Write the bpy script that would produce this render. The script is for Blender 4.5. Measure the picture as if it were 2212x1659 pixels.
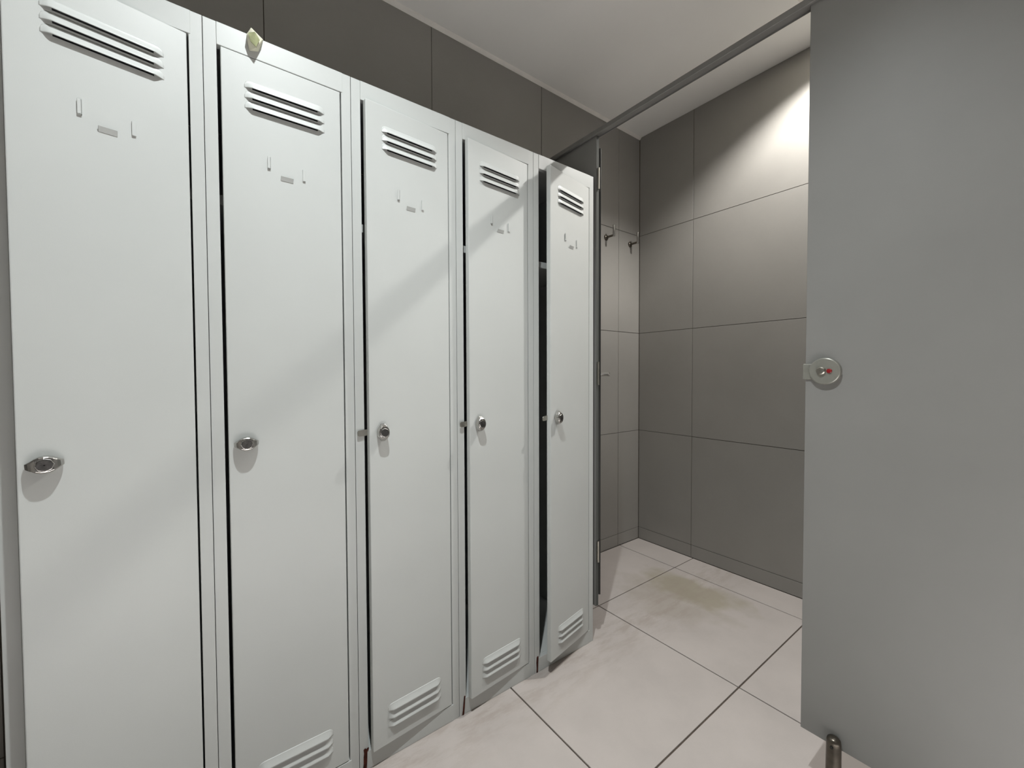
import bpy, bmesh, math, random
from mathutils import Vector, Matrix

for o in list(bpy.data.objects):
    bpy.data.objects.remove(o, do_unlink=True)
S = bpy.context.scene
C = S.collection

# ------------------------------------------------------------------ camera
# world axes: X runs along the locker row into the room, Y to the left wall, Z up
cam_d = bpy.data.cameras.new('camera')
cam = bpy.data.objects.new('camera', cam_d)
C.objects.link(cam)
r = Vector((0.79999255, -0.59999776, -0.00382123))
u = Vector((0.01829044, 0.01802048, 0.99967031))
f = Vector((0.59973109, 0.79979869, -0.02539047))
M = Matrix((r, u, -f)).transposed().to_4x4()
M.translation = Vector((0.28461908, -1.09216887, 1.05080536))
cam.matrix_world = M
cam_d.sensor_fit = 'HORIZONTAL'
cam_d.sensor_width = 36
cam_d.lens = 14.5507
cam_d.clip_start = 0.02
S.camera = cam

# ------------------------------------------------------------------ world, exposure
w = bpy.data.worlds.new('world')
S.world = w
w.use_nodes = True
w.node_tree.nodes['Background'].inputs[0].default_value = (0.5, 0.5, 0.5, 1)
w.node_tree.nodes['Background'].inputs[1].default_value = 0.0
S.view_settings.view_transform = 'Standard'
S.view_settings.look = 'None'
S.view_settings.gamma = 1
S.view_settings.use_curve_mapping = False
S.view_settings.exposure = 0.12

# ------------------------------------------------------------------ lamps: recessed ceiling downlights, plus two added fill lamps
CEIL = 2.513
LAMPS = [  # x, y, watts, colour, full beam angle, edge softness
    (0.48, -0.69, 126, (0.93, 0.985, 1.0), 120, 1.0),     # in front of the lockers
    (2.18, -0.57, 97, (1.0, 0.985, 0.95), 160, 0.5),    # inside the cubicle
    (0.80, -1.62, 1500, (0.90, 0.96, 1.0), 40, 0.75),     # two unseen fill lamps, added to raise the bounced light,
    (0.10, -1.95, 1500, (0.90, 0.96, 1.0), 44, 0.75),     # to the right of the photographer
]
LAMP_RECESS, LAMP_R = 0.058, 0.084
for x, y, e, col, ang, soft in LAMPS:
    l = bpy.data.lights.new('downlight_or_fill', 'SPOT')
    l.energy = e
    l.color = col
    l.shadow_soft_size = 0.018
    l.spot_size = math.radians(ang)
    l.spot_blend = soft
    o = bpy.data.objects.new('downlight_or_fill', l)
    o.location = (x, y, CEIL + LAMP_RECESS)
    C.objects.link(o)


# ------------------------------------------------------------------ materials
def srgb(r, g, b):
    return tuple(((c / 255) / 12.92 if c / 255 <= .04045 else ((c / 255 + .055) / 1.055) ** 2.4) for c in (r, g, b)) + (1,)


class NT:
    def __init__(s, name):
        s.m = bpy.data.materials.new(name)
        s.m.use_nodes = True
        s.t = s.m.node_tree
        s.b = s.t.nodes['Principled BSDF']

    def n(s, kind, **kw):
        nd = s.t.nodes.new(kind)
        for k, v in kw.items():
            if k.startswith('i_'):
                nd.inputs[int(k[2:])].default_value = v
            else:
                setattr(nd, k, v)
        return nd

    def link(s, a, b):
        s.t.links.new(a, b)

    def noise(s, scale, detail=3, vec=None, rough=.5):
        nd = s.n('ShaderNodeTexNoise')
        nd.inputs['Scale'].default_value = scale
        nd.inputs['Detail'].default_value = detail
        nd.inputs['Roughness'].default_value = rough
        if vec is not None:
            s.link(vec, nd.inputs['Vector'])
        return nd.outputs['Fac']

    def pos(s):
        return s.n('ShaderNodeNewGeometry').outputs['Position']

    def ramp(s, fac, stops):
        nd = s.n('ShaderNodeValToRGB')
        el = nd.color_ramp.elements
        el[0].position, el[0].color = stops[0]
        el[1].position, el[1].color = stops[-1]
        for p, c in stops[1:-1]:
            e = el.new(p)
            e.color = c
        s.link(fac, nd.inputs[0])
        return nd.outputs[0]

    def mix(s, fac, a, b):
        nd = s.n('ShaderNodeMix', data_type='RGBA')
        for v, i in ((fac, 0), (a, 6), (b, 7)):
            if hasattr(v, 'links') or hasattr(v, 'is_linked'):
                s.link(v, nd.inputs[i])
            else:
                nd.inputs[i].default_value = v
        return nd.outputs[2]

    def math(s, op, a, b=None):
        nd = s.n('ShaderNodeMath', operation=op)
        for i, v in enumerate((a, b)):
            if v is None:
                continue
            if hasattr(v, 'is_linked'):
                s.link(v, nd.inputs[i])
            else:
                nd.inputs[i].default_value = v
        return nd.outputs[0]

    def bump(s, h, strength=.1, dist=.001):
        nd = s.n('ShaderNodeBump')
        nd.inputs['Strength'].default_value = strength
        nd.inputs['Distance'].default_value = dist
        s.link(h, nd.inputs['Height'])
        s.link(nd.outputs[0], s.b.inputs['Normal'])

    def col(s, c):
        if hasattr(c, 'is_linked'):
            s.link(c, s.b.inputs['Base Color'])
        else:
            s.b.inputs['Base Color'].default_value = c

    def props(s, rough=.5, metal=0.0, spec=.5):
        s.b.inputs['Roughness'].default_value = rough
        s.b.inputs['Metallic'].default_value = metal
        s.b.inputs['Specular IOR Level'].default_value = spec
        return s.m


def scale_c(c, k):
    return (c[0] * k, c[1] * k, c[2] * k, 1)


def two_tone(name, c, amount, nscale, rough, metal=0.0, spec=.5, bump=0.0, bscale=400, detail=4):
    t = NT(name)
    p = t.pos()
    t.col(t.ramp(t.noise(nscale, detail, p), [(.3, scale_c(c, 1 - amount)), (.7, scale_c(c, 1 + amount))]))
    if bump:
        t.bump(t.noise(bscale, 2, p), bump, .0004)
    return t.props(rough, metal, spec)


LOCKER = srgb(188, 190, 187)
M_locker = two_tone('locker_grey_paint', LOCKER, .03, 3.0, .36, 0, .45, .12, 700)
M_locker_in = two_tone('locker_inside_paint', LOCKER, .03, 3.0, .5, 0, .4, .1, 700)
M_ceiling = two_tone('ceiling_white_paint', srgb(244, 242, 238), .02, 2.0, .6, 0, .3, .2, 250)
M_trim = two_tone('sealant_white', srgb(228, 224, 218), .04, 14, .5)
M_laminate = two_tone('grey_laminate', srgb(128, 127, 124), .03, 5, .42, 0, .4, .15, 600)
M_lamedge = two_tone('laminate_edge_grey', srgb(84, 85, 82), .05, 9, .85, 0, .15)
M_black = two_tone('black_laminate_core', srgb(28, 27, 24), .2, 30, .5)
M_rail = two_tone('grey_anodised_rail', srgb(122, 120, 117), .06, 20, .4, .2, .5)
M_chrome = two_tone('chrome', srgb(190, 188, 184), .03, 20, .16, 1.0)
M_steel = two_tone('brushed_steel', srgb(178, 175, 166), .06, 60, .32, 1.0)
M_lock = two_tone('satin_lock_metal', srgb(140, 139, 131), .05, 60, .3, .35)
M_foot = two_tone('dull_dark_steel', srgb(98, 92, 84), .18, 45, .28, .9)
M_darkchrome = two_tone('dark_lock_face', srgb(92, 90, 88), .25, 160, .35, .8)
M_red = two_tone('red_indicator', srgb(128, 18, 22), .1, 50, .35)
M_wall_plain = two_tone('plain_wall_paint', srgb(128, 128, 128), .03, 3, .6)
M_grout = two_tone('dark_grout', srgb(86, 76, 68), .15, 40, .9, 0, .2)
M_wgrout = two_tone('wall_grout', srgb(84, 77, 68), .15, 40, .9, 0, .2)
M_rust = two_tone('rust', srgb(70, 32, 22), .55, 90, .85, 0, .2, .6, 300)
M_foam = two_tone('yellowed_foam', srgb(212, 210, 190), .10, 60, .75, 0, .2, .4, 500)
M_foam2 = two_tone('green_stained_foam', srgb(152, 155, 118), .16, 90, .8, 0, .2, .4, 500)


def make_wall_tile():
    t = NT('grey_brown_wall_tile')
    p = t.pos()
    c = srgb(140, 137, 132)
    a = t.ramp(t.noise(2.2, 5, p), [(.3, scale_c(c, .93)), (.7, scale_c(c, 1.07))])
    b = t.noise(120, 3, p)
    t.col(t.mix(t.math('MULTIPLY', b, .12), a, scale_c(c, 1.35)))
    t.bump(b, .08, .0004)
    return t.props(.42, 0, .45)


def make_floor_tile():
    t = NT('pale_floor_tile')
    p = t.pos()
    c = srgb(178, 170, 165)
    base = t.ramp(t.noise(5, 6, p, .6), [(.3, scale_c(c, .94)), (.7, scale_c(c, 1.06))])
    sp = t.noise(260, 2, p)
    base = t.mix(t.math('MULTIPLY', sp, .10), base, scale_c(c, .6))
    sep = t.n('ShaderNodeSeparateXYZ')
    t.link(p, sep.inputs[0])

    def blob(cx, cy, rx, ry, rot, warp, wscale):
        # soft-edged stain: noise-warped ellipse in floor coordinates
        nz = t.math('MULTIPLY', t.math('SUBTRACT', t.noise(wscale, 4, p), .5), warp)
        dx = t.math('SUBTRACT', sep.outputs[0], cx)
        dy = t.math('SUBTRACT', sep.outputs[1], cy)
        cr, sr = math.cos(rot), math.sin(rot)
        a = t.math('ADD', t.math('MULTIPLY', dx, cr / rx), t.math('MULTIPLY', dy, sr / rx))
        b = t.math('ADD', t.math('MULTIPLY', dx, -sr / ry), t.math('MULTIPLY', dy, cr / ry))
        d = t.math('SQRT', t.math('ADD', t.math('MULTIPLY', a, a), t.math('MULTIPLY', b, b)))
        return t.math('ADD', d, nz)

    s1 = t.ramp(blob(2.16, -.03, .13, .27, .1, 1.6, 7), [(.55, (1, 1, 1, 1)), (1.15, (0, 0, 0, 1))])
    base = t.mix(t.math('MULTIPLY', s1, .55), base, srgb(140, 132, 104))
    s2 = t.ramp(blob(1.98, .00, .17, .30, .0, 2.2, 9), [(.4, (1, 1, 1, 1)), (1.2, (0, 0, 0, 1))])
    base = t.mix(t.math('MULTIPLY', s2, .30), base, srgb(140, 130, 112))
    # scuffed dirt along the foot of the lockers
    edge = t.ramp(t.math('ABSOLUTE', t.math('ADD', sep.outputs[1], .03)), [(.0, (1, 1, 1, 1)), (.17, (0, 0, 0, 1))])
    mp = t.n('ShaderNodeMapping')
    mp.inputs['Scale'].default_value = (1.0, 3.2, 1)
    mp.inputs['Rotation'].default_value = (0, 0, .35)
    t.link(p, mp.inputs[0])
    sc = t.ramp(t.noise(9, 6, mp.outputs[0], .65), [(.45, (0, 0, 0, 1)), (.62, (1, 1, 1, 1))])
    base = t.mix(t.math('MULTIPLY', t.math('MULTIPLY', edge, sc), .5), base, srgb(150, 138, 128))
    t.col(base)
    t.bump(sp, .12, .0004)
    return t.props(.45, 0, .4)


M_wall = make_wall_tile()
M_floor = make_floor_tile()


# ------------------------------------------------------------------ mesh helpers
def link(o, parent=None):
    C.objects.link(o)
    if parent:
        o.parent = parent
    return o


def bm_obj(name, bm, mat, parent=None, bevel=0, seg=2, smooth=False, loc=(0, 0, 0)):
    bmesh.ops.recalc_face_normals(bm, faces=bm.faces)
    me = bpy.data.meshes.new(name)
    bm.to_mesh(me)
    bm.free()
    for m in (mat if isinstance(mat, (list, tuple)) else [mat]):
        me.materials.append(m)
    if smooth:
        for p in me.polygons:
            p.use_smooth = True
    o = bpy.data.objects.new(name, me)
    o.location = loc
    if bevel:
        b = o.modifiers.new('bevel', 'BEVEL')
        b.width = bevel
        b.segments = seg
        b.limit_method = 'ANGLE'
        b.angle_limit = math.radians(35)
    return link(o, parent)


def box(bm, x0, x1, y0, y1, z0, z1, mi=0):
    v = [bm.verts.new((x, y, z)) for z in (z0, z1) for y in (y0, y1) for x in (x0, x1)]
    for idx in ((0, 2, 3, 1), (4, 5, 7, 6), (0, 1, 5, 4), (2, 6, 7, 3), (0, 4, 6, 2), (1, 3, 7, 5)):
        fc = bm.faces.new([v[i] for i in idx])
        fc.material_index = mi
    return v


def box_obj(name, x0, x1, y0, y1, z0, z1, mat, parent=None, bevel=0, seg=2):
    bm = bmesh.new()
    box(bm, x0, x1, y0, y1, z0, z1)
    return bm_obj(name, bm, mat, parent, bevel, seg)


def lathe(bm, prof, origin, axis, n=32, cap0=True, cap1=True):
    """prof: list of (radius, distance along axis)"""
    ax = Vector(axis).normalized()
    t = Vector((0, 0, 1)) if abs(ax.z) < .9 else Vector((1, 0, 0))
    a = ax.cross(t).normalized()
    b = ax.cross(a)
    og = Vector(origin)
    rings = []
    for rad, d in prof:
        rings.append([bm.verts.new(og + ax * d + (a * math.cos(2 * math.pi * i / n) + b * math.sin(2 * math.pi * i / n)) * rad) for i in range(n)])
    for r0, r1 in zip(rings, rings[1:]):
        for i in range(n):
            j = (i + 1) % n
            bm.faces.new((r0[i], r0[j], r1[j], r1[i]))
    if cap0:
        bm.faces.new(rings[0])
    if cap1:
        bm.faces.new(rings[-1][::-1])


def smooth_by_angle(o, ang=40):
    me = o.data
    for p in me.polygons:
        p.use_smooth = True
    bm = bmesh.new()
    bm.from_mesh(me)
    for e in bm.edges:
        e.smooth = not (len(e.link_faces) == 2 and e.calc_face_angle(0) > math.radians(ang))
    bm.to_mesh(me)
    bm.free()
    return o


def prism(bm, pts, y0, y1, mi=0):
    """pts: (x, z) outline extruded along y"""
    a = [bm.verts.new((x, y0, z)) for x, z in pts]
    b = [bm.verts.new((x, y1, z)) for x, z in pts]
    n = len(pts)
    bm.faces.new(a)
    bm.faces.new(b[::-1])
    for i in range(n):
        bm.faces.new((a[i], b[i], b[(i + 1) % n], a[(i + 1) % n]))


def thing(name, label, cat, loc=(0, 0, 0), rz=0, group=None):
    o = bpy.data.objects.new(name, None)
    o.empty_display_size = .1
    o.location = loc
    o.rotation_euler = (0, 0, rz)
    link(o)
    return tag(o, label, cat, group)


def tag(o, label, cat, group=None):
    o['label'] = label
    o['category'] = cat
    if group:
        o['group'] = group
    return o


def struct(o, label=None):
    o['kind'] = 'structure'
    if label:
        o['label'] = label
    return o


# ------------------------------------------------------------------ the room
X0, X1 = -0.90, 2.4955
Y0, Y1 = -3.10, 0.5192
YP = -1.75            # where the cubicle front ends
rnd = random.Random(4)

floor = struct(box_obj('floor', X0 - .1, X1 + .1, Y0 - .1, Y1 + .1, -.10, -.004, M_grout), 'dark grout bed under the pale floor tiles')
fx = [1.0935 + .608 * k for k in range(-5, 3)]
fx = [X0] + [x for x in fx if X0 + .05 < x < X1 - .05] + [X1]
fy = [.151 - .61 * k for k in range(0, 6)]
fy = [Y0] + sorted(y for y in fy if Y0 + .05 < y < Y1 - .05) + [Y1]
g = .0024
for i in range(len(fx) - 1):
    for j in range(len(fy) - 1):
        box_obj('floor_tile', fx[i] + g, fx[i + 1] - g, fy[j] + g, fy[j + 1] - g, -.012, 0, M_floor, floor, .0008, 1)

wl = struct(box_obj('wall_left', X0 - .1, X1 + .1, Y1 + .003, Y1 + .12, -.1, CEIL + .2, M_wgrout), 'left tiled wall behind the lockers')
wx = [1.079 + .608 * k for k in range(-5, 3)]
wx = [X0] + [x for x in wx if X0 + .05 < x < X1 - .05] + [X1 - .0005]
wz = [0.0, .072, .690, 1.300, 1.906, CEIL]
gw = .0013
for i in range(len(wx) - 1):
    for j in range(len(wz) - 1):
        d = rnd.uniform(0, .0006)
        box_obj('wall_tile', wx[i] + gw, wx[i + 1] - gw, Y1 + d, Y1 + .008, wz[j] + gw, wz[j + 1] - gw, M_wall, wl, .0006, 1)

wf = struct(box_obj('wall_far', X1 + .003, X1 + .12, Y0 - .1, Y1 + .1, -.1, CEIL + .2, M_wgrout), 'tiled end wall of the cubicle')
wy = [YP, -1.055, -.445, .165, Y1 - .0005]
for i in range(len(wy) - 1):
    for j in range(len(wz) - 1):
        d = rnd.uniform(0, .0006)
        box_obj('wall_tile', X1 + d, X1 + .008, wy[i] + gw, wy[i + 1] - gw, wz[j] + gw, wz[j + 1] - gw, M_wall, wf, .0006, 1)

struct(box_obj('wall_right', X0 - .1, X1 + .1, Y0 - .12, Y0, -.1, CEIL + .2, M_wall_plain), 'plain right wall')
struct(box_obj('wall_side', 1.40, X1 + .1, Y0 - .1, YP, -.1, CEIL + .2, M_wall_plain), 'plain wall beyond the cubicle')
struct(box_obj('wall_back', X0 - .12, X0, Y0 - .1, Y1 + .1, -.1, CEIL + .2, M_wall), 'tiled wall behind the viewer')

# ceiling slab with square openings for the recessed lamps
bm = bmesh.new()
xs = sorted({X0 - .1, X1 + .1} | {x + s * .09 for x, *_ in LAMPS for s in (-1, 1)})
ys = sorted({Y0 - .1, Y1 + .1} | {y + s * .09 for _, y, *_ in LAMPS for s in (-1, 1)})
for i in range(len(xs) - 1):
    for j in range(len(ys) - 1):
        cx, cy = (xs[i] + xs[i + 1]) / 2, (ys[j] + ys[j + 1]) / 2
        if any(abs(cx - x) < .09 and abs(cy - y) < .09 for x, y, *_ in LAMPS):
            continue
        v = [bm.verts.new(p) for p in ((xs[i], ys[j], CEIL), (xs[i], ys[j + 1], CEIL), (xs[i + 1], ys[j + 1], CEIL), (xs[i + 1], ys[j], CEIL))]
        bm.faces.new(v)
bmesh.ops.remove_doubles(bm, verts=bm.verts, dist=1e-5)
ret = bmesh.ops.extrude_face_region(bm, geom=list(bm.faces))
bmesh.ops.translate(bm, vec=(0, 0, .03), verts=[v for v in ret['geom'] if isinstance(v, bmesh.types.BMVert)])
struct(bm_obj('ceiling', bm, M_ceiling), 'white painted ceiling')

# lamp cans and their trim rings (the glare at the top edge of the photo)
for k, (x, y, *_r) in enumerate(LAMPS):  # the last two cans only house the added fill lamps
    bm = bmesh.new()
    lathe(bm, [(LAMP_R + .049, 0), (LAMP_R + .047, -.004), (LAMP_R + .004, -.005), (LAMP_R, -.002), (LAMP_R, .02), (LAMP_R, .14), (.001, .141)],
          (x, y, CEIL), (0, 0, 1), 40, False, True)
    o = smooth_by_angle(bm_obj('downlight_can_%s' % 'abcd'[k], bm, M_trim))
    o.name = 'downlight'
    tag(o, ('round recessed ceiling downlight in front of the lockers', 'round recessed ceiling downlight inside the cubicle',
            'added fill lamp in a round ceiling can beyond the right edge of the view',
            'added fill lamp in a round ceiling can furthest to the right of the viewer')[k], 'ceiling lamp')

# white sealant bead where the left wall meets the ceiling
bm = bmesh.new()
pr = [(Y1 - .013, CEIL), (Y1 - .010, CEIL - .005), (Y1 - .005, CEIL - .010), (Y1, CEIL - .014), (Y1 + .004, CEIL)]
a = [bm.verts.new((X0, y, z)) for y, z in pr]
b = [bm.verts.new((X1, y, z)) for y, z in pr]
for i in range(len(pr)):
    j = (i + 1) % len(pr)
    bm.faces.new((a[i], a[j], b[j], b[i]))
bm.faces.new(a)
bm.faces.new(b[::-1])
struct(bm_obj('trim_1', bm, M_trim), 'white bead along the ceiling edge')

# ------------------------------------------------------------------ lockers
PITCH, LW, LH, LD = .2994, .2984, 1.8, .50
HX = .2727            # hinge line, from the locker's left edge
DW = .2430            # door width
DZ0, DZ1 = .0515, 1.7505
UP = [1.681, 1.659, 1.637]
LO = [.141, .119, .097]
LVX = .1535 - HX      # louver centre, from the hinge
LVL, LVH, LVD = .164, .0180, .0078


def louver_mesh():
    bm = bmesh.new()
    n, m = 20, 7
    rows = []
    for i in range(n + 1):
        # denser points at the rounded ends
        q = i / n
        x = -LVL / 2 + LVL * (q - math.sin(2 * math.pi * q) / (2 * math.pi) * .75)
        d = min(x + LVL / 2, LVL / 2 - x)
        k = min(1, d / .015)
        h = LVD * k * k * (3 - 2 * k)
        k2 = min(1, d / .013)
        top = LVH * (.30 + .70 * (1 - (1 - k2) ** 2) ** .5)
        col = []
        for t in range(m + 1):
            s = t / m
            col.append(bm.verts.new((x, -h * s ** 1.35 - .0002, top * (1 - s))))
        rows.append(col)
    for c0, c1 in zip(rows, rows[1:]):
        for t in range(m):
            bm.faces.new((c0[t], c0[t + 1], c1[t + 1], c1[t]))
    me = bpy.data.meshes.new('louver')
    for fc in bm.faces:
        fc.smooth = True
    bmesh.ops.recalc_face_normals(bm, faces=bm.faces)
    if sum(fc.normal.y for fc in bm.faces) > 0:
        bmesh.ops.reverse_faces(bm, faces=bm.faces)
    bm.to_mesh(me)
    bm.free()
    me.materials.append(M_locker)
    return me


ME_louver = louver_mesh()


def door_mesh():
    """flanged sheet-metal door: front sheet with louver openings, turned edges"""
    bm = bmesh.new()
    hx0, hx1 = LVX - LVL / 2 + .015, LVX + LVL / 2 - .015
    xs = [-DW, hx0, hx1, 0]
    zs = [DZ0]
    holes = []
    for z in sorted(LO + UP):
        zs += [z, z + LVH - .0005]
        holes.append((z, z + LVH - .0005))
    zs.append(DZ1)
    vd = {}

    def V(i, j):
        if (i, j) not in vd:
            vd[i, j] = bm.verts.new((xs[i], 0, zs[j]))
        return vd[i, j]
    for i in range(3):
        for j in range(len(zs) - 1):
            if i == 1 and (zs[j], zs[j + 1]) in holes:
                continue
            bm.faces.new((V(i, j), V(i + 1, j), V(i + 1, j + 1), V(i, j + 1)))
    # turned flange all round, then a return lip behind
    outer = [(0, j) for j in range(len(zs))] + [(i, len(zs) - 1) for i in (1, 2, 3)] + \
            [(3, j) for j in range(len(zs) - 2, -1, -1)] + [(i, 0) for i in (2, 1)]
    ring = [V(*k) for k in outer]
    back = [bm.verts.new(v.co + Vector((0, .017, 0))) for v in ring]
    cx, cz = -DW / 2, (DZ0 + DZ1) / 2

    def inset(v):
        co = v.co.copy()
        if abs(co.x + DW) < 1e-6: co.x += .014
        if abs(co.x) < 1e-6: co.x -= .014
        if abs(co.z - DZ0) < 1e-6: co.z += .014
        if abs(co.z - DZ1) < 1e-6: co.z -= .014
        return bm.verts.new(co)
    lip = [inset(v) for v in back]
    n = len(ring)
    for i in range(n):
        j = (i + 1) % n
        bm.faces.new((ring[i], back[i], back[j], ring[j]))
        try:
            bm.faces.new((back[i], lip[i], lip[j], back[j]))
        except ValueError:
            pass
    bmesh.ops.recalc_face_normals(bm, faces=bm.faces)
    me = bpy.data.meshes.new('door')
    bm.to_mesh(me)
    bm.free()
    me.materials.append(M_locker)
    return me


ME_door = door_mesh()


def knob_mesh():
    bm = bmesh.new()
    # rosette on the door
    lathe(bm, [(.0115, 0), (.0115, -.0025), (.010, -.0035), (.010, -.006)], (0, 0, 0), (0, 1, 0), 28)
    # winged turning grip: lozenge with blunt tips, waisted towards the boss
    half = [(.0230, .0042), (.0205, .0056), (.0165, .0080), (.0115, .0115), (.0060, .0138), (0, .0145)]
    dome = lambda x: -.0225 * math.sqrt(max(0, 1 - (x / .0245) ** 4)) - .001
    top = half + [(-x, z) for x, z in half[-2::-1]]
    pts = top + [(x, -z) for x, z in top[::-1]]
    a = [bm.verts.new((x, -.005, z)) for x, z in pts]
    b = [bm.verts.new((x, min(-.0062, dome(x)), z)) for x, z in pts]
    c = [bm.verts.new((x * .93, min(-.0075, dome(x) - .0022), z * .84)) for x, z in pts]
    n = len(pts)
    for p, q in ((a, b), (b, c)):
        for i in range(n):
            j = (i + 1) % n
            bm.faces.new((p[i], q[i], q[j], p[j]))
    bm.faces.new(a)
    for i in range(n // 2 - 1):
        bm.faces.new((c[i], c[i + 1], c[n - 2 - i], c[n - 1 - i]))
    # eight-sided boss
    lathe(bm, [(.0132, -.010), (.0132, -.0235), (.0112, -.0262)], (0, 0, 0), (0, 1, 0), 8)
    bmesh.ops.recalc_face_normals(bm, faces=bm.faces)
    me = bpy.data.meshes.new('lock_knob')
    bm.to_mesh(me)
    bm.free()
    me.materials.append(M_chrome)
    return me


def face_mesh():
    bm = bmesh.new()
    lathe(bm, [(.0100, -.0260), (.0100, -.0266), (.0092, -.0269)], (0, 0, 0), (0, 1, 0), 16)
    for k in range(3):     # raised star in the middle
        ang = k * math.pi / 3
        ca, sa = math.cos(ang), math.sin(ang)
        prism(bm, [(x * ca - z * sa, x * sa + z * ca) for x, z in ((-.006, -.0008), (.006, -.0008), (.006, .0008), (-.006, .0008))], -.0268, -.0275)
    bmesh.ops.recalc_face_normals(bm, faces=bm.faces)
    me = bpy.data.meshes.new('lock_face')
    bm.to_mesh(me)
    bm.free()
    me.materials.append(M_darkchrome)
    return me


ME_knob, ME_face = knob_mesh(), face_mesh()


def tab_mesh(w, h, d, gap):
    """small pressed lip that holds a name card"""
    bm = bmesh.new()
    box(bm, -w / 2, w / 2, -d, -gap, -h / 2, h / 2)
    if gap:
        box(bm, w / 2 - .002, w / 2, -d, .001, -h / 2, h / 2)
        box(bm, -w / 2, w / 2, -d, .001, -h / 2, -h / 2 + .002)
    bmesh.ops.recalc_face_normals(bm, faces=bm.faces)
    me = bpy.data.meshes.new('card_tab')
    bm.to_mesh(me)
    bm.free()
    me.materials.append(M_locker)
    return me


ME_tab_v = tab_mesh(.0062, .027, .0030, 0)
ME_tab_r = tab_mesh(.0062, .027, .0034, .0022)


def tab_h_mesh():
    bm = bmesh.new()
    # lip leaning forward at the top so its face points down-forward
    pts = [(0, .0005, -.0055), (0, -.0008, -.0055), (0, -.0050, .0045), (0, -.0036, .0050)]
    a = [bm.verts.new((-.013, y, z)) for _, y, z in pts]
    b = [bm.verts.new((.013, y, z)) for _, y, z in pts]
    for i in range(4):
        j = (i + 1) % 4
        bm.faces.new((a[i], a[j], b[j], b[i]))
    bm.faces.new(a)
    bm.faces.new(b[::-1])
    bmesh.ops.recalc_face_normals(bm, faces=bm.faces)
    me = bpy.data.meshes.new('card_tab')
    bm.to_mesh(me)
    bm.free()
    me.materials.append(M_locker)
    return me


ME_tab_h = tab_h_mesh()


def child(name, me, parent, loc, rot=(0, 0, 0), bevel=0, solid=0):
    o = bpy.data.objects.new(name, me)
    o.location = loc
    o.rotation_euler = rot
    if solid:
        s = o.modifiers.new('sheet', 'SOLIDIFY')
        s.thickness = solid
        s.offset = -1
    if bevel:
        b = o.modifiers.new('bevel', 'BEVEL')
        b.width = bevel
        b.segments = 2
        b.limit_method = 'ANGLE'
        b.angle_limit = math.radians(35)
    return link(o, parent)


RUST = {
    2: [(.0100, .058), (.0135, .0605), (.0160, .059), (.0175, .0565), (.0195, .0585), (.0235, .0590), (.0232, .0545), (.0195, .0500),
        (.0192, .038), (.0183, .022), (.0170, .001), (.0075, .001), (.0090, .014), (.0098, .020), (.0100, .038), (.0112, .048)],
    3: [(.0160, .0575), (.0195, .0565), (.0180, .040), (.0170, .022), (.0145, .001), (.0090, .001), (.0110, .014), (.0130, .034)],
    4: [(.0095, .0540), (.0140, .0575), (.0165, .0560), (.0150, .034), (.0135, .001), (.0085, .001), (.0092, .016), (.0080, .036)],
}
LABELS = [
    'pale grey steel locker nearest the viewer, leftmost in the row, lock knob turned sideways',
    'pale grey steel locker with a small foam wedge on its top edge',
    'middle pale grey steel locker of the row, door ajar with its latch sticking out',
    'fourth pale grey steel locker from the left, crossed by a shadow beside its upper louvers',
    'pale grey steel locker beside the cubicle opening, narrowest in view, its door standing open',
]
ANG = [9.6, 0.25, 4.0, 4.6, 11.0]

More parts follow.
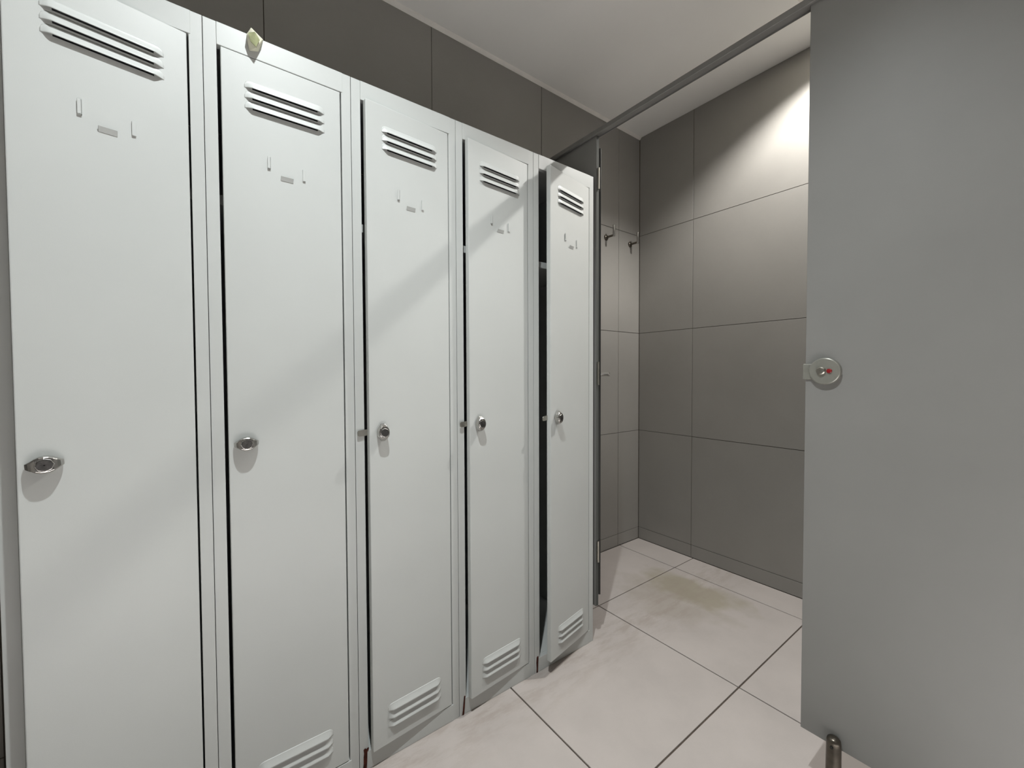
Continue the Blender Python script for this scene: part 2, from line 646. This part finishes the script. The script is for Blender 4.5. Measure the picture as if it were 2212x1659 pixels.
for k in range(5):
    L = thing('locker', LABELS[k], 'locker', (k * PITCH, 0, 0), 0, 'grey lockers standing in a row')
    SW = .0232
    # carcass
    box_obj('side_panel', 0, .0012, .0010, LD, .004, LH, M_locker_in, L)
    box_obj('side_panel', LW - .0012, LW, .0010, LD, .004, LH, M_locker_in, L)
    box_obj('back_panel', .0014, LW - .0014, LD - .0015, LD, .01, LH - .002, M_locker_in, L)
    box_obj('top_panel', .0014, LW - .0014, .016, LD - .002, LH - .0015, LH, M_locker_in, L)
    box_obj('base_panel', .0014, LW - .0014, .016, LD - .002, .044, .046, M_locker_in, L)
    box_obj('shelf', .003, LW - .003, .050, LD - .003, 1.432, 1.454, M_locker_in, L, .001)
    # front frame
    box_obj('stile', 0, SW, 0, .0155, 0, LH, M_locker, L, .0008)
    box_obj('stile', HX + .0030, LW, 0, .0155, 0, LH, M_locker, L, .0008)
    box_obj('top_rail', SW + .0001, HX + .0062, -.0011, .0155, DZ1 + .0018, LH - .0001, M_locker, L, .0009)
    box_obj('kick_plate', SW - .004, HX + .0062, -.0011, .0155, .0005, DZ0 - .0022, M_locker, L, .0009)
    box_obj('kick_lip', SW + .0002, HX + .002, .0158, .034, DZ0 - .004, DZ0 - .0026, M_locker, L)
    if k in RUST:
        bm = bmesh.new()
        prism(bm, RUST[k], -.0022, -.0004)
        o = bm_obj('rust_patch', bm, M_rust, L)
        o['label'] = 'dark red-brown rust at the foot of the frame'
    # door
    D = child('door', ME_door, L, (HX, -.0012, 0), (0, 0, math.radians(ANG[k])), .0018)
    for z in UP + LO:
        child('louver', ME_louver, D, (LVX, 0, z), solid=.0009)
    child('card_tab', ME_tab_r, D, (.1165 - HX, 0, 1.530), bevel=.0009)
    child('card_tab', ME_tab_v, D, (.1885 - HX, 0, 1.521), bevel=.0006)
    child('card_tab', ME_tab_h, D, (.1525 - HX, 0, 1.502), bevel=.0006)
    turned = k >= 2
    ra = (0, math.radians(90 if turned else (-4, -3)[k]), 0)
    o = child('lock_knob', ME_knob, D, (.062 - HX, 0, .898), ra, .0007)
    o.scale = (1, .84, 1)
    o['label'] = 'chrome winged lock knob'
    o2 = child('lock_face', ME_face, D, (.062 - HX, 0, .898), ra)
    o2.scale = (1, .84, 1)
    if turned:
        bm = bmesh.new()
        pts = [(-DW - .0220, -.0105), (-DW - .0255, -.0080), (-DW - .0260, .0010), (-DW - .0225, .0050), (-DW + .040, .0100), (-DW + .040, -.0070)]
        prism(bm, [(x, z + .900) for x, z in pts], .0135, .0160)
        o = bm_obj('latch', bm, M_steel, D, .0005)
        o['label'] = 'flat steel latch beyond the door edge'

# little foam wedge stuck over the top edge of the second locker
wd = thing('foam_wedge', 'small cream foam wedge stuck on the top edge of a locker', 'wedge', (.390, 0, 1.797))
bm = bmesh.new()
pts = [(-.006, -.024, .004), (-.004, .014, .014), (.016, -.014, -.006), (.019, -.003, .003), (.019, .020, .003), (-.014, -.018, -.010),
       (-.012, .015, .003), (-.012, -.003, -.002), (.003, -.020, -.034), (-.008, -.003, -.034), (.009, -.003, -.028)]
for p in pts:
    bm.verts.new(p)
bmesh.ops.convex_hull(bm, input=bm.verts)
bm_obj('wedge_body', bm, M_foam, wd, .0012)
bm = bmesh.new()
for p in [(-.0115, -.0225, -.008), (.0010, -.0262, -.003), (.0105, -.0215, -.013), (.0030, -.0232, -.033), (-.0075, -.0208, -.024),
          (-.008, -.012, -.012), (.007, -.012, -.013), (.001, -.012, -.026)]:
    bm.verts.new(p)
bmesh.ops.convex_hull(bm, input=bm.verts)
o = bm_obj('wedge_front', bm, M_foam2, wd, .0006)
o['label'] = 'yellow-green front facet'

# ------------------------------------------------------------------ cubicle partition
PX = 1.506
rail = thing('head_rail', 'long dark grey metal rail running along the top of the cubicle partition', 'rail', (PX, 0, 1.957))
bm = bmesh.new()
prof = [(-.009, .001), (-.009, .013), (-.0075, .018), (-.004, .0205), (.000, .0212), (.012, .0212), (.017, .0205), (.0205, .018), (.022, .013),
        (.022, .001), (.021, 0), (.019, 0), (.019, .004), (-.001, .004), (-.001, 0), (-.008, 0)]
a = [bm.verts.new((x, Y1 - .0005, z)) for x, z in prof]
b = [bm.verts.new((x, YP + .0005, z)) for x, z in prof]
for i in range(len(prof)):
    j = (i + 1) % len(prof)
    bm.faces.new((a[i], a[j], b[j], b[i]))
bm.faces.new(a)
bm.faces.new(b[::-1])
smooth_by_angle(bm_obj('rail_profile', bm, M_rail, rail), 30)
box_obj('wall_bracket', -.012, .026, Y1 - .004, Y1 - .0006, -.012, .030, M_rail, rail, .001)

lp = thing('partition_panel', 'narrow grey fixed cubicle panel standing behind the end of the locker row', 'partition', (PX + .004, 0, 0))
bm = bmesh.new()
box(bm, 0, .0145, -.003, Y1 - .001, .133, 1.9605)
bm.normal_update()
for fc in bm.faces:
    fc.material_index = 0 if abs(fc.normal.x) > .5 else 1
bm_obj('panel', bm, [M_laminate, M_lamedge], lp, .0012)
for z0, z1 in ((1.757, 1.838), (1.005, 1.095), (.309, .392)):   # three hinges on the panel edge
    bm = bmesh.new()
    lathe(bm, [(.0042, 0), (.0042, z1 - z0)], (.0075, -.0075, z0), (0, 0, 1), 16)
    box(bm, .003, .0125, -.0065, -.0031, z0 + .002, z1 - .002)
    o = smooth_by_angle(bm_obj('hinge', bm, M_steel, lp))
    o['label'] = 'steel hinge barrel'
# steel foot at the wall end of the panel
bm = bmesh.new()
lathe(bm, [(.024, 0), (.024, .004), (.0155, .006), (.0155, .150)], (.007, .25, 0), (0, 0, 1), 24)
smooth_by_angle(bm_obj('foot', bm, M_steel, lp))

# the cubicle's door, swung fully open and seen edge-on
ha = math.radians(41.7)
cd = thing('cubicle_door', 'grey cubicle door swung wide open, seen edge-on as a thin black line', 'door', (PX + .0235, -.002, 0), ha)
bm = bmesh.new()
box(bm, 0, .690, -.0052, .0052, .174, 1.918)
for fc in bm.faces:
    if abs(fc.normal.y) < .5:
        fc.material_index = 1
bm.normal_update()
for fc in bm.faces:
    fc.material_index = 0 if abs(fc.normal.y) > .5 else 1
bm_obj('door_leaf', bm, [M_laminate, M_black], cd, .0006, 1)
bm = bmesh.new()
lathe(bm, [(.0150, 0), (.0150, .003), (.0095, .004), (.0088, .040), (.0100, .044), (.0100, .052), (.0085, .0535)], (.600, -.0052, 1.045), (0, -1, 0), 24)
o = smooth_by_angle(bm_obj('door_knob', bm, M_chrome, cd))
o['label'] = 'short chrome knob'

# right-hand panel with the round lock
rp = thing('partition_panel', 'large grey cubicle panel on the right with a round steel lock at its edge', 'partition', (PX, -.70, 0))
bm = bmesh.new()
box(bm, 0, .0145, -1.049, 0, .136, 1.9605)
bm.normal_update()
for fc in bm.faces:
    fc.material_index = 0 if abs(fc.normal.x) > .5 else 1
bm_obj('panel', bm, [M_laminate, M_black], rp, .0010)
LY, LZ = -.0425, 1.0535
bm = bmesh.new()
lathe(bm, [(.0325, 0), (.0325, .0085), (.0318, .0102), (.0300, .0114), (.0150, .0121), (.0040, .0123)], (0, LY, LZ), (-1, 0, 0), 48)
o = smooth_by_angle(bm_obj('lock_rosette', bm, M_lock, rp), 30)
o['label'] = 'round brushed steel lock plate'
box_obj('latch_plate', -.0040, -.0001, LY + .010, .0048, LZ - .0210, LZ + .0185, M_lock, rp, .0025)
bm = bmesh.new()
lathe(bm, [(.0100, .0110), (.0094, .0160), (.0070, .0182), (.0022, .0180), (.0016, .0160)], (0, LY + .006, LZ + .001), (-1, 0, 0), 24)
o = smooth_by_angle(bm_obj('lock_spindle', bm, M_steel, rp), 30)
bm = bmesh.new()
lathe(bm, [(.0055, .0110), (.0055, .0140), (.0040, .0152)], (0, LY - .0105, LZ + .0005), (-1, 0, 0), 20)
o = smooth_by_angle(bm_obj('indicator', bm, M_red, rp), 30)
o['label'] = 'red occupied indicator'
# foot clamped to the front of the panel
bm = bmesh.new()
lathe(bm, [(.026, 0), (.026, .004), (.017, .007), (.0158, .008), (.0152, .150), (.0148, .160), (.0130, .1665), (.0090, .1700), (.0040, .1712)],
      (-.0160, -.0745, 0), (0, 0, 1), 28)
o = smooth_by_angle(bm_obj('foot', bm, M_foot, rp), 50)
o['label'] = 'steel tube foot under the panel'
bm = bmesh.new()
lathe(bm, [(.0035, 0), (.0035, .003)], (-.0305, -.0745, .153), (-1, 0, 0), 12)
bm_obj('foot_screw', bm, M_black, rp)

# ------------------------------------------------------------------ coat hooks on the left wall
for x, z, lab in ((2.180, 1.838, 'steel peg coat hook nearer the cubicle door'), (2.400, 1.838, 'steel peg coat hook nearer the corner of the cubicle')):
    h = thing('coat_hook', lab, 'hook', (x, Y1, z), 0, 'coat hooks on the cubicle wall')
    bm = bmesh.new()
    lathe(bm, [(.0165, 0), (.0165, .003), (.0140, .0065), (.0085, .0090)], (0, 0, 0), (0, -1, 0), 28)
    smooth_by_angle(bm_obj('rosette', bm, M_foot, h), 50)
    bm = bmesh.new()
    lathe(bm, [(.0062, .005), (.0062, .058)], (0, 0, 0), (0, -1, 0), 18)
    smooth_by_angle(bm_obj('peg', bm, M_foot, h))
    bm = bmesh.new()
    lathe(bm, [(.0068, -.007), (.0072, -.006), (.0072, .057), (.0062, .058)], (0, -.058, 0), (0, 0, 1), 18)
    smooth_by_angle(bm_obj('upright_pin', bm, M_chrome, h))
